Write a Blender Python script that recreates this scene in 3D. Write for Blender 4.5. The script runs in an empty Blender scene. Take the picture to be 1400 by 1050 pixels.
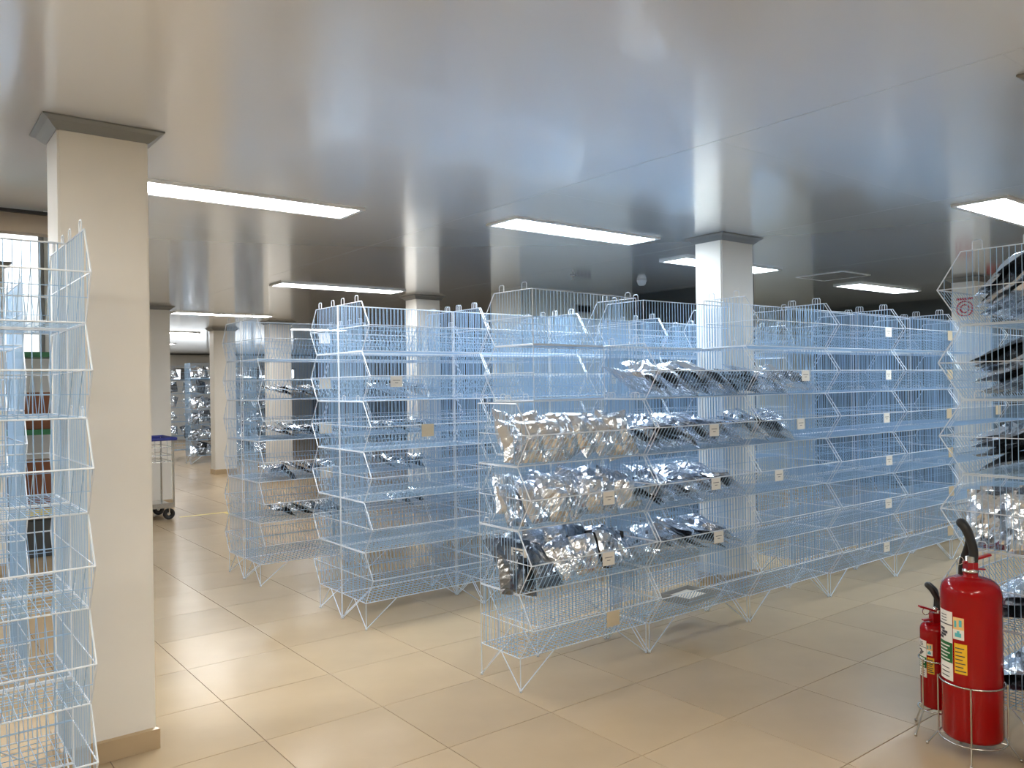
import bpy, bmesh, math, random
from mathutils import Vector, Matrix, Euler
R = random.Random(7)
PI = math.pi
scene = bpy.context.scene
C = scene.collection

# ------------------------------------------------------------------ camera
CAM_H = 1.6043
yaw, pitch, roll, FPX = 0.66427, -0.00111, -0.01479, 1103.3
fw = Vector((math.sin(yaw)*math.cos(pitch), math.cos(yaw)*math.cos(pitch), -math.sin(pitch)))
rt = Vector((math.cos(yaw), -math.sin(yaw), 0)); up = rt.cross(fw)
cr, sr = math.cos(roll), math.sin(roll)
rt, up = rt*cr + up*sr, up*cr - rt*sr
cd = bpy.data.cameras.new('camera'); cam = bpy.data.objects.new('camera', cd); C.objects.link(cam)
cd.sensor_width = 36.0; cd.lens = FPX/1400*36.0; cd.clip_start = 0.05; cd.clip_end = 200
cam.matrix_world = Matrix(((rt.x, up.x, -fw.x, 0), (rt.y, up.y, -fw.y, 0), (rt.z, up.z, -fw.z, CAM_H), (0, 0, 0, 1)))
scene.camera = cam
CAMP = Vector((0, 0, CAM_H))
def project(P):
    d = Vector(P) - CAMP; z = d.dot(fw)
    if z < 0.1: return None
    return (700 + FPX*d.dot(rt)/z, 525 - FPX*d.dot(up)/z, z)

# ------------------------------------------------------------------ world and exposure
w = bpy.data.worlds.new('world'); scene.world = w; w.use_nodes = True
bg = w.node_tree.nodes['Background']; bg.inputs[0].default_value = (0.92, 0.96, 1.0, 1); bg.inputs[1].default_value = 3.5
vs = scene.view_settings
vs.view_transform = 'Standard'; vs.look = 'None'; vs.gamma = 1.0; vs.use_curve_mapping = False; vs.exposure = 0.35
LAMP_NEUTRAL = ((0.99, 0.985, 0.97), 32.0)
LAMP_COOL = ((0.84, 0.94, 1.0), 27.0)
LAMP_WARM = ((1.0, 0.92, 0.80), 35.0)

# ------------------------------------------------------------------ materials
MATS = {}
def mat(name, col, rough=0.5, metal=0.0, spec=0.5, bump=None, vary=None, coat=0.0, emit=None):
    if name in MATS: return MATS[name]
    m = bpy.data.materials.new(name); m.use_nodes = True
    nt = m.node_tree; b = nt.nodes['Principled BSDF']
    b.inputs['Base Color'].default_value = (*col, 1); b.inputs['Roughness'].default_value = rough
    b.inputs['Metallic'].default_value = metal; b.inputs['Specular IOR Level'].default_value = spec
    b.inputs['Coat Weight'].default_value = coat
    if emit:
        b.inputs['Emission Color'].default_value = (*emit[0], 1); b.inputs['Emission Strength'].default_value = emit[1]
    if vary or bump:
        tc = nt.nodes.new('ShaderNodeTexCoord')
    if vary:   # (scale, amount)
        n = nt.nodes.new('ShaderNodeTexNoise'); n.inputs['Scale'].default_value = vary[0]; n.inputs['Detail'].default_value = 6
        nt.links.new(tc.outputs['Object'], n.inputs['Vector'])
        oi = nt.nodes.new('ShaderNodeObjectInfo')
        ad = nt.nodes.new('ShaderNodeMath'); ad.operation = 'MULTIPLY_ADD'; ad.inputs[1].default_value = 0.35
        nt.links.new(oi.outputs['Random'], ad.inputs[0]); nt.links.new(n.outputs['Fac'], ad.inputs[2])
        mr = nt.nodes.new('ShaderNodeMapRange'); mr.inputs['From Min'].default_value = 0.3; mr.inputs['From Max'].default_value = 1.0
        mr.inputs['To Min'].default_value = 1 - vary[1]; mr.inputs['To Max'].default_value = 1 + vary[1]
        nt.links.new(ad.outputs[0], mr.inputs['Value'])
        mx = nt.nodes.new('ShaderNodeVectorMath'); mx.operation = 'SCALE'; mx.inputs[0].default_value = col
        nt.links.new(mr.outputs[0], mx.inputs['Scale']); nt.links.new(mx.outputs[0], b.inputs['Base Color'])
    if bump:   # (scale, strength, distance)
        n2 = nt.nodes.new('ShaderNodeTexNoise'); n2.inputs['Scale'].default_value = bump[0]; n2.inputs['Detail'].default_value = 3
        nt.links.new(tc.outputs['Object'], n2.inputs['Vector'])
        bp = nt.nodes.new('ShaderNodeBump'); bp.inputs['Strength'].default_value = bump[1]; bp.inputs['Distance'].default_value = bump[2]
        nt.links.new(n2.outputs['Fac'], bp.inputs['Height']); nt.links.new(bp.outputs[0], b.inputs['Normal'])
    MATS[name] = m
    return m
M_TILE = mat('beige porcelain tile', (0.485, 0.37, 0.235), 0.22, vary=(2.2, 0.10), bump=(60, 0.02, 0.002))
M_GROUT = mat('grout', (0.20, 0.155, 0.11), 0.8, vary=(20, 0.1))
M_CEIL = mat('satin ceiling panel', (0.77, 0.795, 0.82), 0.22, metal=0.30, spec=0.8, coat=0.9, vary=(0.6, 0.015))
M_CEIL.node_tree.nodes['Principled BSDF'].inputs['Coat Roughness'].default_value = 0.11
M_CEILGAP = mat('ceiling joint', (0.16, 0.16, 0.16), 0.7, vary=(8, 0.05))
M_CORNICE = mat('cornice grey', (0.22, 0.23, 0.23), 0.4, vary=(4, 0.04))
M_COL = mat('cream column paint', (0.84, 0.825, 0.78), 0.45, vary=(3, 0.03), bump=(140, 0.05, 0.002))
M_WALL = mat('pale wall paint', (0.62, 0.64, 0.61), 0.5, vary=(1.5, 0.03), bump=(120, 0.05, 0.002))
M_WALLD = mat('dark grey wall panel', (0.055, 0.062, 0.066), 0.4, vary=(1.5, 0.08))  # also carries the painted shade of the inner dark wall
M_WHITEW = mat('white wall paint', (0.74, 0.76, 0.76), 0.5, vary=(1.5, 0.03))
M_BEAM = mat('brown beige beam', (0.30, 0.235, 0.165), 0.45, vary=(3, 0.2))
M_BLACK = mat('black plastic', (0.012, 0.012, 0.013), 0.45, vary=(20, 0.1))
M_WIRE = mat('pale blue coated wire', (0.35, 0.53, 0.75), 0.36, metal=0.1, vary=(9, 0.06))
M_WIREF = mat('pale blue coated frame wire', (0.70, 0.77, 0.86), 0.32, metal=0.1, vary=(9, 0.06))
M_FOOT = mat('grey foot cap', (0.10, 0.10, 0.11), 0.6, vary=(20, 0.1))
M_WFRAME = mat('white light frame', (0.78, 0.79, 0.79), 0.35, vary=(5, 0.02))
M_WINF = mat('window frame grey', (0.30, 0.31, 0.32), 0.4, vary=(5, 0.04))
M_RED = mat('red enamel', (0.31, 0.0005, 0.002), 0.16, spec=0.3, coat=0.1, vary=(4, 0.04))
M_REDD = mat('red lever', (0.34, 0.006, 0.01), 0.3, vary=(10, 0.06))
M_STEEL = mat('stainless steel', (0.62, 0.61, 0.58), 0.25, metal=1.0, vary=(12, 0.05))
M_RUBBER = mat('black rubber', (0.015, 0.015, 0.016), 0.5, vary=(30, 0.1))
M_CARD = mat('white card', (0.82, 0.80, 0.75), 0.6, vary=(30, 0.03))
M_CARDB = mat('buff card', (0.62, 0.53, 0.38), 0.65, vary=(30, 0.05))
M_INK = mat('dark print', (0.05, 0.05, 0.06), 0.6, vary=(60, 0.1))
M_YEL = mat('yellow label', (0.85, 0.50, 0.02), 0.5, vary=(60, 0.08))
M_ORG = mat('peach label', (0.86, 0.56, 0.24), 0.5, vary=(60, 0.08))
M_CYAN = mat('teal print', (0.10, 0.45, 0.50), 0.5, vary=(80, 0.15))
M_GRNL = mat('green label', (0.005, 0.13, 0.03), 0.5, vary=(60, 0.08))
M_BLUE = mat('blue plastic', (0.02, 0.035, 0.26), 0.4, vary=(20, 0.06))
M_CARTON = mat('brown carton', (0.20, 0.075, 0.035), 0.7, vary=(7, 0.1))
M_GREEN = mat('green shelf edge', (0.02, 0.16, 0.06), 0.45, vary=(7, 0.06))
M_YTAPE = mat('yellow floor tape', (0.70, 0.55, 0.12), 0.5, vary=(7, 0.06))
M_TRAY = mat('grey plastic tray', (0.36, 0.37, 0.37), 0.4, vary=(9, 0.05))
M_SIGNR = mat('red sign print', (0.50, 0.02, 0.03), 0.5, vary=(20, 0.05))

def foil(name, col, rough):
    m = mat(name, col, rough, metal=1.0)
    nt = m.node_tree; b = nt.nodes['Principled BSDF']
    tc = nt.nodes.new('ShaderNodeTexCoord'); oi = nt.nodes.new('ShaderNodeObjectInfo')
    of = nt.nodes.new('ShaderNodeVectorMath'); of.operation = 'ADD'
    sc = nt.nodes.new('ShaderNodeMath'); sc.operation = 'MULTIPLY'; sc.inputs[1].default_value = 37.0
    nt.links.new(oi.outputs['Random'], sc.inputs[0]); nt.links.new(tc.outputs['Object'], of.inputs[0]); nt.links.new(sc.outputs[0], of.inputs[1])
    v = nt.nodes.new('ShaderNodeTexVoronoi'); v.inputs['Scale'].default_value = 11
    n = nt.nodes.new('ShaderNodeTexNoise'); n.inputs['Scale'].default_value = 7; n.inputs['Detail'].default_value = 3; n.inputs['Distortion'].default_value = 1.0
    for t in (v, n): nt.links.new(of.outputs[0], t.inputs['Vector'])
    ad = nt.nodes.new('ShaderNodeMath'); ad.operation = 'ADD'
    nt.links.new(v.outputs['Distance'], ad.inputs[0]); nt.links.new(n.outputs['Fac'], ad.inputs[1])
    bp = nt.nodes.new('ShaderNodeBump'); bp.inputs['Strength'].default_value = 0.5; bp.inputs['Distance'].default_value = 0.018
    nt.links.new(ad.outputs[0], bp.inputs['Height']); nt.links.new(bp.outputs[0], b.inputs['Normal'])
    return m
M_FOIL = foil('silver foil', (0.80, 0.85, 0.93), 0.20)
M_FOILW = foil('pale silver foil', (0.82, 0.86, 0.92), 0.26)
M_FOILD = foil('dark foil', (0.26, 0.28, 0.31), 0.22)

# ------------------------------------------------------------------ helpers
def bx(bm, x0, x1, y0, y1, z0, z1, mi=0):
    v = [bm.verts.new(p) for p in ((x0,y0,z0),(x1,y0,z0),(x1,y1,z0),(x0,y1,z0),(x0,y0,z1),(x1,y0,z1),(x1,y1,z1),(x0,y1,z1))]
    for q in ((3,2,1,0),(4,5,6,7),(0,1,5,4),(1,2,6,5),(2,3,7,6),(3,0,4,7)):
        f = bm.faces.new([v[i] for i in q]); f.material_index = mi
def wire(bm, p, q, r, n=4, cap=False):
    p, q = Vector(p), Vector(q); d = (q-p)
    if d.length < 1e-6: return
    d.normalize(); a = d.orthogonal().normalized(); b = d.cross(a)
    A = [bm.verts.new(p + (a*math.cos(2*PI*i/n) + b*math.sin(2*PI*i/n))*r) for i in range(n)]
    B = [bm.verts.new(q + (a*math.cos(2*PI*i/n) + b*math.sin(2*PI*i/n))*r) for i in range(n)]
    for i in range(n): bm.faces.new((A[i], A[(i+1)%n], B[(i+1)%n], B[i]))
    if cap: bm.faces.new(A[::-1]); bm.faces.new(B)
def path(bm, pts, r, n=4, closed=False):
    pts = [Vector(p) for p in pts]
    N = len(pts); rings = []
    prev = None
    for i, p in enumerate(pts):
        a = pts[i-1] if (i > 0 or closed) else p; b = pts[(i+1) % N] if (i < N-1 or closed) else p
        d = (b-a).normalized()
        if prev is None: nrm = d.orthogonal().normalized()
        else:
            nrm = prev - d*prev.dot(d)
            nrm = nrm.normalized() if nrm.length > 1e-6 else d.orthogonal().normalized()
        prev = nrm; bi = d.cross(nrm)
        rr = r[i] if isinstance(r, (list, tuple)) else r
        rings.append([bm.verts.new(p + (nrm*math.cos(2*PI*k/n) + bi*math.sin(2*PI*k/n))*rr) for k in range(n)])
    for i in range(N if closed else N-1):
        A, B = rings[i], rings[(i+1) % N]
        for k in range(n): bm.faces.new((A[k], A[(k+1)%n], B[(k+1)%n], B[k]))
    if not closed: bm.faces.new(rings[0][::-1]); bm.faces.new(rings[-1])
def lathe(bm, prof, n=40, c=(0,0,0), smooth=True):
    rings = []
    for r, z in prof:
        if r < 1e-5: rings.append([bm.verts.new((c[0], c[1], c[2]+z))])
        else: rings.append([bm.verts.new((c[0]+r*math.cos(2*PI*k/n), c[1]+r*math.sin(2*PI*k/n), c[2]+z)) for k in range(n)])
    for A, B in zip(rings, rings[1:]):
        for k in range(n):
            k2 = (k+1) % n
            vs_ = []
            for v in ((A[k%len(A)], A[k2%len(A)], B[k2%len(B)], B[k%len(B)])):
                if v not in vs_: vs_.append(v)
            if len(vs_) > 2:
                f = bm.faces.new(vs_); f.smooth = smooth
def me(name, bm, *mats, smooth=None):
    bmesh.ops.recalc_face_normals(bm, faces=bm.faces)
    m = bpy.data.meshes.new(name); bm.to_mesh(m); bm.free()
    for x in mats: m.materials.append(x)
    if smooth is not None:
        for p in m.polygons: p.use_smooth = smooth
    return m
def ob(name, data, parent=None, loc=(0,0,0), rot=(0,0,0), label=None, cat=None, group=None, kind=None):
    o = bpy.data.objects.new(name, data); C.objects.link(o)
    o.location = loc; o.rotation_euler = rot
    if parent is not None: o.parent = parent
    for k, v in (('label', label), ('category', cat), ('group', group), ('kind', kind)):
        if v: o[k] = v
    return o
def box_ob(name, x0, x1, y0, y1, z0, z1, m, parent=None, **k):
    bm = bmesh.new(); bx(bm, x0, x1, y0, y1, z0, z1); return ob(name, me(name, bm, m), parent, **k)
ORD = ['first', 'second', 'third', 'fourth', 'fifth', 'sixth', 'seventh', 'eighth', 'ninth', 'tenth', 'eleventh', 'twelfth', 'thirteenth',
       'fourteenth', 'fifteenth', 'sixteenth', 'seventeenth', 'eighteenth', 'nineteenth', 'twentieth']

# ------------------------------------------------------------------ structure: floor
XL, XR, YF, YB, ZC = -5.0, 12.1, -4.0, 27.0, 2.76
floor = box_ob('floor', XL, XR, YF, YB, -0.12, -0.004, M_GROUT, kind='structure')
TS, TX, TY, TG = 0.6, 1.366, 4.807, 0.0018
def tile_bm(bm, x0, y0, s, hi=True):
    g = TG; b = 0.0008
    a0, a1, c0, c1 = x0+g, x0+s-g, y0+g, y0+s-g
    lo = [bm.verts.new(p) for p in ((a0,c0,-0.004),(a1,c0,-0.004),(a1,c1,-0.004),(a0,c1,-0.004))]
    md = [bm.verts.new(p) for p in ((a0,c0,-b),(a1,c0,-b),(a1,c1,-b),(a0,c1,-b))]
    tp = [bm.verts.new(p) for p in ((a0+b,c0+b,0),(a1-b,c0+b,0),(a1-b,c1-b,0),(a0+b,c1-b,0))]
    for i in range(4):
        j = (i+1) % 4
        bm.faces.new((lo[i], lo[j], md[j], md[i])); bm.faces.new((md[i], md[j], tp[j], tp[i]))
    bm.faces.new(tp)
cells = []
for i in range(int((XL-TX)/TS)-1, int((XR-TX)/TS)+1):
    for j in range(int((YF-TY)/TS)-1, int((YB-TY)/TS)+1):
        x0, y0 = TX+i*TS, TY+j*TS
        if x0 < XL or x0+TS > XR or y0 < YF or y0+TS > YB: continue
        q = project((x0+.3, y0+.3, 0)); s = 0
        if q and -60 < q[0] < 1460 and q[1] < 1150: s = 1/q[2]**3
        cells.append((-s, x0, y0))
cells.sort()
bm = bmesh.new(); tile_bm(bm, 0, 0, TS); tile_me = me('tile', bm, M_TILE)
for s, x0, y0 in cells[:290]: ob('tile', tile_me, floor, (x0, y0, 0))
bm = bmesh.new()
for s, x0, y0 in cells[290:]: tile_bm(bm, x0, y0, TS)
ob('tile_field', me('tile_field', bm, M_TILE), floor, kind='stuff')

# ------------------------------------------------------------------ structure: ceiling
VX, VY = 1.42, 5.9          # the higher bay at the left lies beyond this corner
bm = bmesh.new()
bx(bm, XL, XR, YF, VY, ZC+0.008, ZC+0.12); bx(bm, VX, XR, VY, YB, ZC+0.008, ZC+0.12)
ceiling = ob('ceiling', me('ceiling', bm, M_CEILGAP), kind='structure')
pc = {}
xs = [XL, -1.43, 3.17, 5.42, 7.67, 9.92, XR]
for xa, xb in zip(xs, xs[1:]):
    PXS = xb-xa; PYS = 1.25 if xa > 3 else 5.0
    for ya in ([1.18+PYS*k for k in range(-5, 22)] if xa > 3 else [-4.1+PYS*k for k in range(7)]):
        for (cx0, cx1, cy0, cy1) in ((XL, XR, YF, VY), (VX, XR, VY, YB)):
            x0, x1, y0, y1 = max(xa, cx0)+.0017, min(xa+PXS, cx1)-.0017, max(ya, cy0)+.0004, min(ya+PYS, cy1)-.0004
            if x1-x0 < .05 or y1-y0 < .05: continue
            key = (round(x1-x0, 3), round(y1-y0, 3))
            if key not in pc:
                bm = bmesh.new(); bx(bm, 0, x1-x0, 0, y1-y0, 0, 0.010); pc[key] = me('ceiling_panel', bm, M_CEIL)
            ob('ceiling_panel', pc[key], ceiling, (x0, y0, ZC))
# ------------------------------------------------------------------ structure: walls
def wall(name, x0, x1, y0, y1, z0, z1, m): return box_ob(name, x0, x1, y0, y1, z0, z1, m, kind='structure')
wall('wall_front', XL, XR, YF-.15, YF, -.1, ZC+.1, M_WALL)
wall('wall_left', XL-.15, XL, YF-.15, YB, -.1, 3.7, M_WALL)
wall('wall_right', XR, XR+.15, YF-.15, YB, -.1, ZC+.1, M_WALLD)
wall('wall_back_block', 5.92, XR, 7.38, 7.95, 0, ZC, M_WALL)
wall('wall_inner_dark', 7.8, 7.95, 5.6, 7.37, 0, ZC, M_WALLD)  # shade on the face turned to -X is put into its dark grey colour
# far end wall with a window strip
def wall_with_window(name, x0, x1, y0, y1, z1, wx0, wx1, wz0, wz1, m):
    bm = bmesh.new()
    bx(bm, x0, wx0, y0, y1, -.1, z1); bx(bm, wx1, x1, y0, y1, -.1, z1)
    bx(bm, wx0, wx1, y0, y1, -.1, wz0); bx(bm, wx0, wx1, y0, y1, wz1, z1)
    return ob(name, me(name, bm, m), kind='structure')
M_GLASS = mat('frosted window glass', (0.95, 0.97, 0.97), 0.35, spec=0.3)
M_GLASS.node_tree.nodes['Principled BSDF'].inputs['Transmission Weight'].default_value = 1.0
def window(name, wx0, wx1, y, wz0, wz1, n):
    t = ob(name, None, loc=(0, 0, 0), kind='structure')
    t.empty_display_size = .1
    bm = bmesh.new(); f = .05
    bx(bm, wx0, wx1, y-.03, y+.03, wz0, wz0+f); bx(bm, wx0, wx1, y-.03, y+.03, wz1-f, wz1)
    for k in range(n+1):
        x = wx0 + (wx1-wx0-f)*k/n; bx(bm, x, x+f, y-.03, y+.03, wz0+f, wz1-f)
    ob('window_frame', me('window_frame', bm, M_WINF), t)
    for k in range(n):
        x = wx0 + (wx1-wx0-f)*k/n + f; xe = wx0 + (wx1-wx0-f)*(k+1)/n
        box_ob('pane', x, xe, y-.004, y+.004, wz0+f, wz1-f, M_GLASS, t)
wall_with_window('wall_back', VX, XR, YB, YB+.15, ZC+.1, 4.0, 11.5, 1.9, 2.3, M_WHITEW)
window('window_2', 4.0, 11.5, YB+.05, 1.9, 2.3, 5)
box_ob('trim_2', VX, XR, YB-.06, YB, ZC-.035, ZC, M_WALLD, kind='structure')
WY = 9.6
wall_with_window('wall_side_bay', XL, VX, WY, WY+.15, 3.75, -2.6, 1.36, 1.95, 3.5, M_WHITEW)
window('window_1', -2.6, 1.36, WY+.06, 1.95, 3.5, 3)
wall('wall_bay_return', VX, VX+.1, VY, WY+.15, ZC+.13, 3.75, M_WHITEW)
wall('wall_bay_end', VX-.1, VX, WY+.15, YB+.15, 0, ZC, M_WHITEW)
wall('wall_bay_fascia', XL, VX, VY-.1, VY, ZC+.125, 3.75, M_WHITEW)
wall('ceiling_bay', XL, VX+.1, VY-.1, WY+.15, 3.75, 3.85, M_WHITEW)
box_ob('trim_1', XL, VX, VY+.04, VY+.16, 2.62, 2.745, M_BEAM, kind='structure')
box_ob('trim_3', XL, VX, VY+.001, VY+.039, 2.738, 2.756, M_BLACK, kind='structure')

# ------------------------------------------------------------------ columns
def column(x0, x1, y0, y1, label, w_=0.055, h=0.05, sk=True):
    t = ob('column', None, loc=((x0+x1)/2, (y0+y1)/2, 0), label=label, cat='column', group='cream columns of the hall')
    hx, hy = (x1-x0)/2, (y1-y0)/2
    bm = bmesh.new(); bx(bm, -hx, hx, -hy, hy, 0, ZC-.001)
    bmesh.ops.bevel(bm, geom=[e for e in bm.edges if abs(e.verts[0].co.z-e.verts[1].co.z) > 1], offset=.008, segments=2, affect='EDGES')
    ob('shaft', me('shaft', bm, M_COL), t)
    bm = bmesh.new()   # flared cornice ring
    lo = [(-hx-.004,-hy-.004), (hx+.004,-hy-.004), (hx+.004,hy+.004), (-hx-.004,hy+.004)]
    prof = [(0, ZC-h), (w_*.30, ZC-h*.72), (w_*.62, ZC-h*.36), (w_, ZC-.007), (w_, ZC-.0012)]
    rings = [[bm.verts.new((x+(e if x > 0 else -e), y+(e if y > 0 else -e), z)) for x, y in lo] for e, z in prof]
    for A, B in zip(rings, rings[1:]):
        for k in range(4): bm.faces.new((A[k], A[(k+1)%4], B[(k+1)%4], B[k]))
    bm.faces.new(rings[0]); bm.faces.new(rings[-1])
    ob('cornice', me('cornice', bm, M_CORNICE), t, label='grey flared cornice')
    bm = bmesh.new(); s = .014
    v0 = [bm.verts.new((x*(hx+s), y*(hy+s), 0.0005)) for x, y in ((-1,-1),(1,-1),(1,1),(-1,1))]
    v1 = [bm.verts.new((x*(hx+s), y*(hy+s), 0.088)) for x, y in ((-1,-1),(1,-1),(1,1),(-1,1))]
    v2 = [bm.verts.new((x*(hx+.001), y*(hy+.001), 0.094)) for x, y in ((-1,-1),(1,-1),(1,1),(-1,1))]
    for A, B in ((v0, v1), (v1, v2)):
        for k in range(4): bm.faces.new((A[k], A[(k+1)%4], B[(k+1)%4], B[k]))
    bm.faces.new(v2); bm.faces.new(v0)
    ob('skirting', me('skirting', bm, M_TILE), t, label='beige tile skirting')
    return t
column(0.598, 0.958, 3.85, 4.12, 'large cream column in the left foreground beside the wire rack')
column(5.165, 5.575, 3.93, 4.19, 'white column standing behind the foil bags in the centre right')
col3 = column(9.80, 10.22, 3.96, 4.22, 'far column carrying a red round sign, seen through the right hand rack')
column(5.35, 5.71, 8.78, 9.04, 'column rising behind the middle racks under the ceiling, left of centre')
column(5.27, 5.66, 13.45, 13.72, 'far column whose dark cornice shows behind the third row of racks')
column(4.95, 5.36, 15.4, 15.66, 'far column standing free at the end of the aisle')
column(2.78, 3.17, 11.72, 11.98, 'column behind the service cart, half hidden by the foreground column')
column(0.52, 0.88, 8.40, 8.66, 'column at the left edge in front of the bright window')
column(3.49, 3.86, 0.80, 1.17, 'column just outside the right edge, only its cornice tip shows')
# round red sign on the far column
st = ob('sign', None, loc=(9.797, 4.07, 2.40), label='red round emblem sign fixed on the far column', cat='sign')
bm = bmesh.new(); bx(bm, 9.784-9.797, 0.0, 3.965-4.07, 4.215-4.07, -.17, .17); ob('plate', me('plate', bm, M_CARD), st)
bm = bmesh.new()
for r_, w_ in ((.085, .018), (.045, .016)):
    path(bm, [(-.014, r_*math.cos(2*PI*k/20), r_*math.sin(2*PI*k/20)) for k in range(20)], w_*.5, 5, closed=True)
bx(bm, -.018, -.013, -.09, .09, .10, .125)
ob('emblem', me('emblem', bm, M_SIGNR), st)
t = ob('alarm_box', None, loc=(10.23, 3.95, 2.66), label='small red alarm box high on the far column', cat='alarm')
bm = bmesh.new(); bx(bm, -.14, .12, -.05, .005, -.06, .06); ob('housing', me('housing', bm, M_SIGNR), t)
bm = bmesh.new(); lathe(bm, [(0, .02), (.03, .015), (.035, 0)], 12); o = ob('dome', me('dome', bm, M_BLACK), t, (0, -.05, 0), (PI/2, 0, 0))

# ------------------------------------------------------------------ ceiling lights
def lamp_mat(nm, spec):
    return mat(nm, (0.9, 0.9, 0.9), 0.5, emit=spec)
M_LN, M_LC, M_LW = lamp_mat('lit diffuser neutral', LAMP_NEUTRAL), lamp_mat('lit diffuser cool', LAMP_COOL), lamp_mat('lit diffuser warm', LAMP_WARM)
lm_cache = {}
def ceiling_light(x0, x1, y0, y1, label, m=M_LN):
    t = ob('ceiling_light', None, loc=((x0+x1)/2, (y0+y1)/2, ZC), label=label, cat='ceiling light', group='fluorescent lights in the ceiling')
    hx, hy, f = (x1-x0)/2, (y1-y0)/2, .028
    key = (round(hx, 3), round(hy, 3), m.name)
    if key not in lm_cache:
        bm = bmesh.new(); d = .016
        bx(bm, -hx-f, hx+f, -hy-f, -hy, -d, -.0005); bx(bm, -hx-f, hx+f, hy, hy+f, -d, -.0005)
        bx(bm, -hx-f, -hx, -hy, hy, -d, -.0005); bx(bm, hx, hx+f, -hy, hy, -d, -.0005)
        a = me('frame', bm, M_WFRAME)
        bm = bmesh.new(); bx(bm, -hx, hx, -hy, hy, -.009, -.0006); b = me('diffuser', bm, m)
        lm_cache[key] = (a, b)
    a, b = lm_cache[key]
    ob('frame', a, t); ob('diffuser', b, t, label='glowing white diffuser')
ceiling_light(1.05, 2.45, 4.70, 4.99, 'lit ceiling light partly hidden by the large foreground column', M_LN)
ceiling_light(3.46, 4.87, 4.34, 4.63, 'lit ceiling light hanging in the centre above the front racks', M_LC)
ceiling_light(5.85, 7.30, 4.84, 5.12, 'lit ceiling light cut in two by the white column', M_LC)
ceiling_light(9.20, 10.65, 5.00, 5.30, 'lit ceiling light above the far right racks', M_LC)
ceiling_light(5.65, 7.05, 2.10, 2.39, 'lit ceiling light at the right edge above the right rack', M_LC)
ceiling_light(3.45, 4.95, 8.42, 8.71, 'lit ceiling light above the third row of racks', M_LN)
ceiling_light(3.45, 4.90, 12.40, 12.68, 'thin lit ceiling light beside the column behind the cart', M_LN)
ceiling_light(6.26, 7.40, 14.80, 15.08, 'small far lit ceiling light behind the third row of racks', M_LN)
ceiling_light(3.70, 5.10, 16.80, 17.08, 'small far lit ceiling light over the aisle end', M_LN)
ceiling_light(4.40, 5.80, 21.0, 21.28, 'farthest but one lit ceiling light along the aisle', M_LN)
ceiling_light(5.00, 6.40, 24.6, 24.88, 'farthest lit ceiling light near the back wall', M_LN)
for nm, x0, y0, m in (('left', -1.45, -.75, M_LW), ('middle', 1.05, -.75, M_LW), ('right', 3.46, -.75, M_LN)):
    ceiling_light(x0, x0+1.4, y0, y0+.29, 'lit ceiling light behind the camera, %s one of the near row' % nm, m)
ceiling_light(-1.45, -.05, 4.70, 4.99, 'lit ceiling light left of the foreground column, out of view', M_LN)
ceiling_light(8.4, 9.8, 2.10, 2.39, 'lit ceiling light to the right of the right rack, out of view', M_LC)
ceiling_light(-1.45, -.05, 2.10, 2.39, 'lit ceiling light over the left rack, out of view', M_LW)

# smoke detector, hatch
t = ob('smoke_detector', None, loc=(6.75, 6.23, ZC), label='white smoke detector on the ceiling above the middle racks', cat='smoke detector')
bm = bmesh.new(); lathe(bm, [(0, -.001), (.055, -.001), (.055, -.02), (.05, -.022)], 20); ob('base', me('base', bm, M_WFRAME), t)
bm = bmesh.new(); lathe(bm, [(.05, -.022), (.045, -.045), (.03, -.06), (0, -.062)], 20); ob('sensor_head', me('sensor_head', bm, M_WFRAME), t)
t = ob('sprinkler', None, loc=(5.80, 6.33, ZC), label='small chrome sprinkler head on the ceiling beside the smoke detector', cat='sprinkler')
bm = bmesh.new(); lathe(bm, [(0, -.001), (.035, -.001), (.03, -.012), (.008, -.014), (.008, -.05)], 14); ob('rosette', me('rosette', bm, M_STEEL), t)
bm = bmesh.new(); lathe(bm, [(0, -.05), (.022, -.05), (.022, -.053), (0, -.053)], 14); ob('deflector', me('deflector', bm, M_STEEL), t)
t = ob('ceiling_hatch', None, loc=(8.35, 4.85, ZC), label='square access hatch outline in the ceiling beyond the white column', cat='hatch')
bm = bmesh.new()
for a in (-1, 1):
    bx(bm, a*.28-.012, a*.28+.012, -.28, .28, -.006, -.0008); bx(bm, -.268, .268, a*.28-.012, a*.28+.012, -.006, -.0008)
ob('frame', me('frame', bm, M_WFRAME), t)
bm = bmesh.new(); bx(bm, -.26, .26, -.26, .26, -.004, -.0008); ob('panel', me('panel', bm, M_CEIL), t)

# ------------------------------------------------------------------ wire basket racks
L, D, LIPY, LIPZ, PZ, Z0 = 0.955, 0.345, 0.105, 0.165, 0.334, 0.175
RW, RF = 0.0017, 0.0034
NX = 32
def frame_bm(bm):
    r = RF
    for x in (0, L):
        path(bm, [(x, 0, 0), (x, D, 0), (x, D+LIPY, LIPZ), (x, D, PZ-.006), (x, 0, PZ-.006)], r, 5, closed=True)
        wire(bm, (x, 0, LIPZ), (x, D+LIPY, LIPZ), r*.8)
    for y, z in ((0, 0), (D, 0), (D+LIPY, LIPZ), (0, PZ-.006)): wire(bm, (0, y, z), (L, y, z), r, 5)
def back_bm(bm):
    for k in range(1, NX):
        x = L*k/NX; wire(bm, (x, 0, 0), (x, 0, PZ-.006), RW)
    for z in (.165,): wire(bm, (0, 0, z), (L, 0, z), RW)
def floor_bm(bm):
    n = 26
    for k in range(1, n):
        x = L*k/n; wire(bm, (x, 0, .003), (x, D, .003), RW)
    for k in range(1, 6):
        y = D*k/6; wire(bm, (0, y, 0), (L, y, 0), RW)
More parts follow.
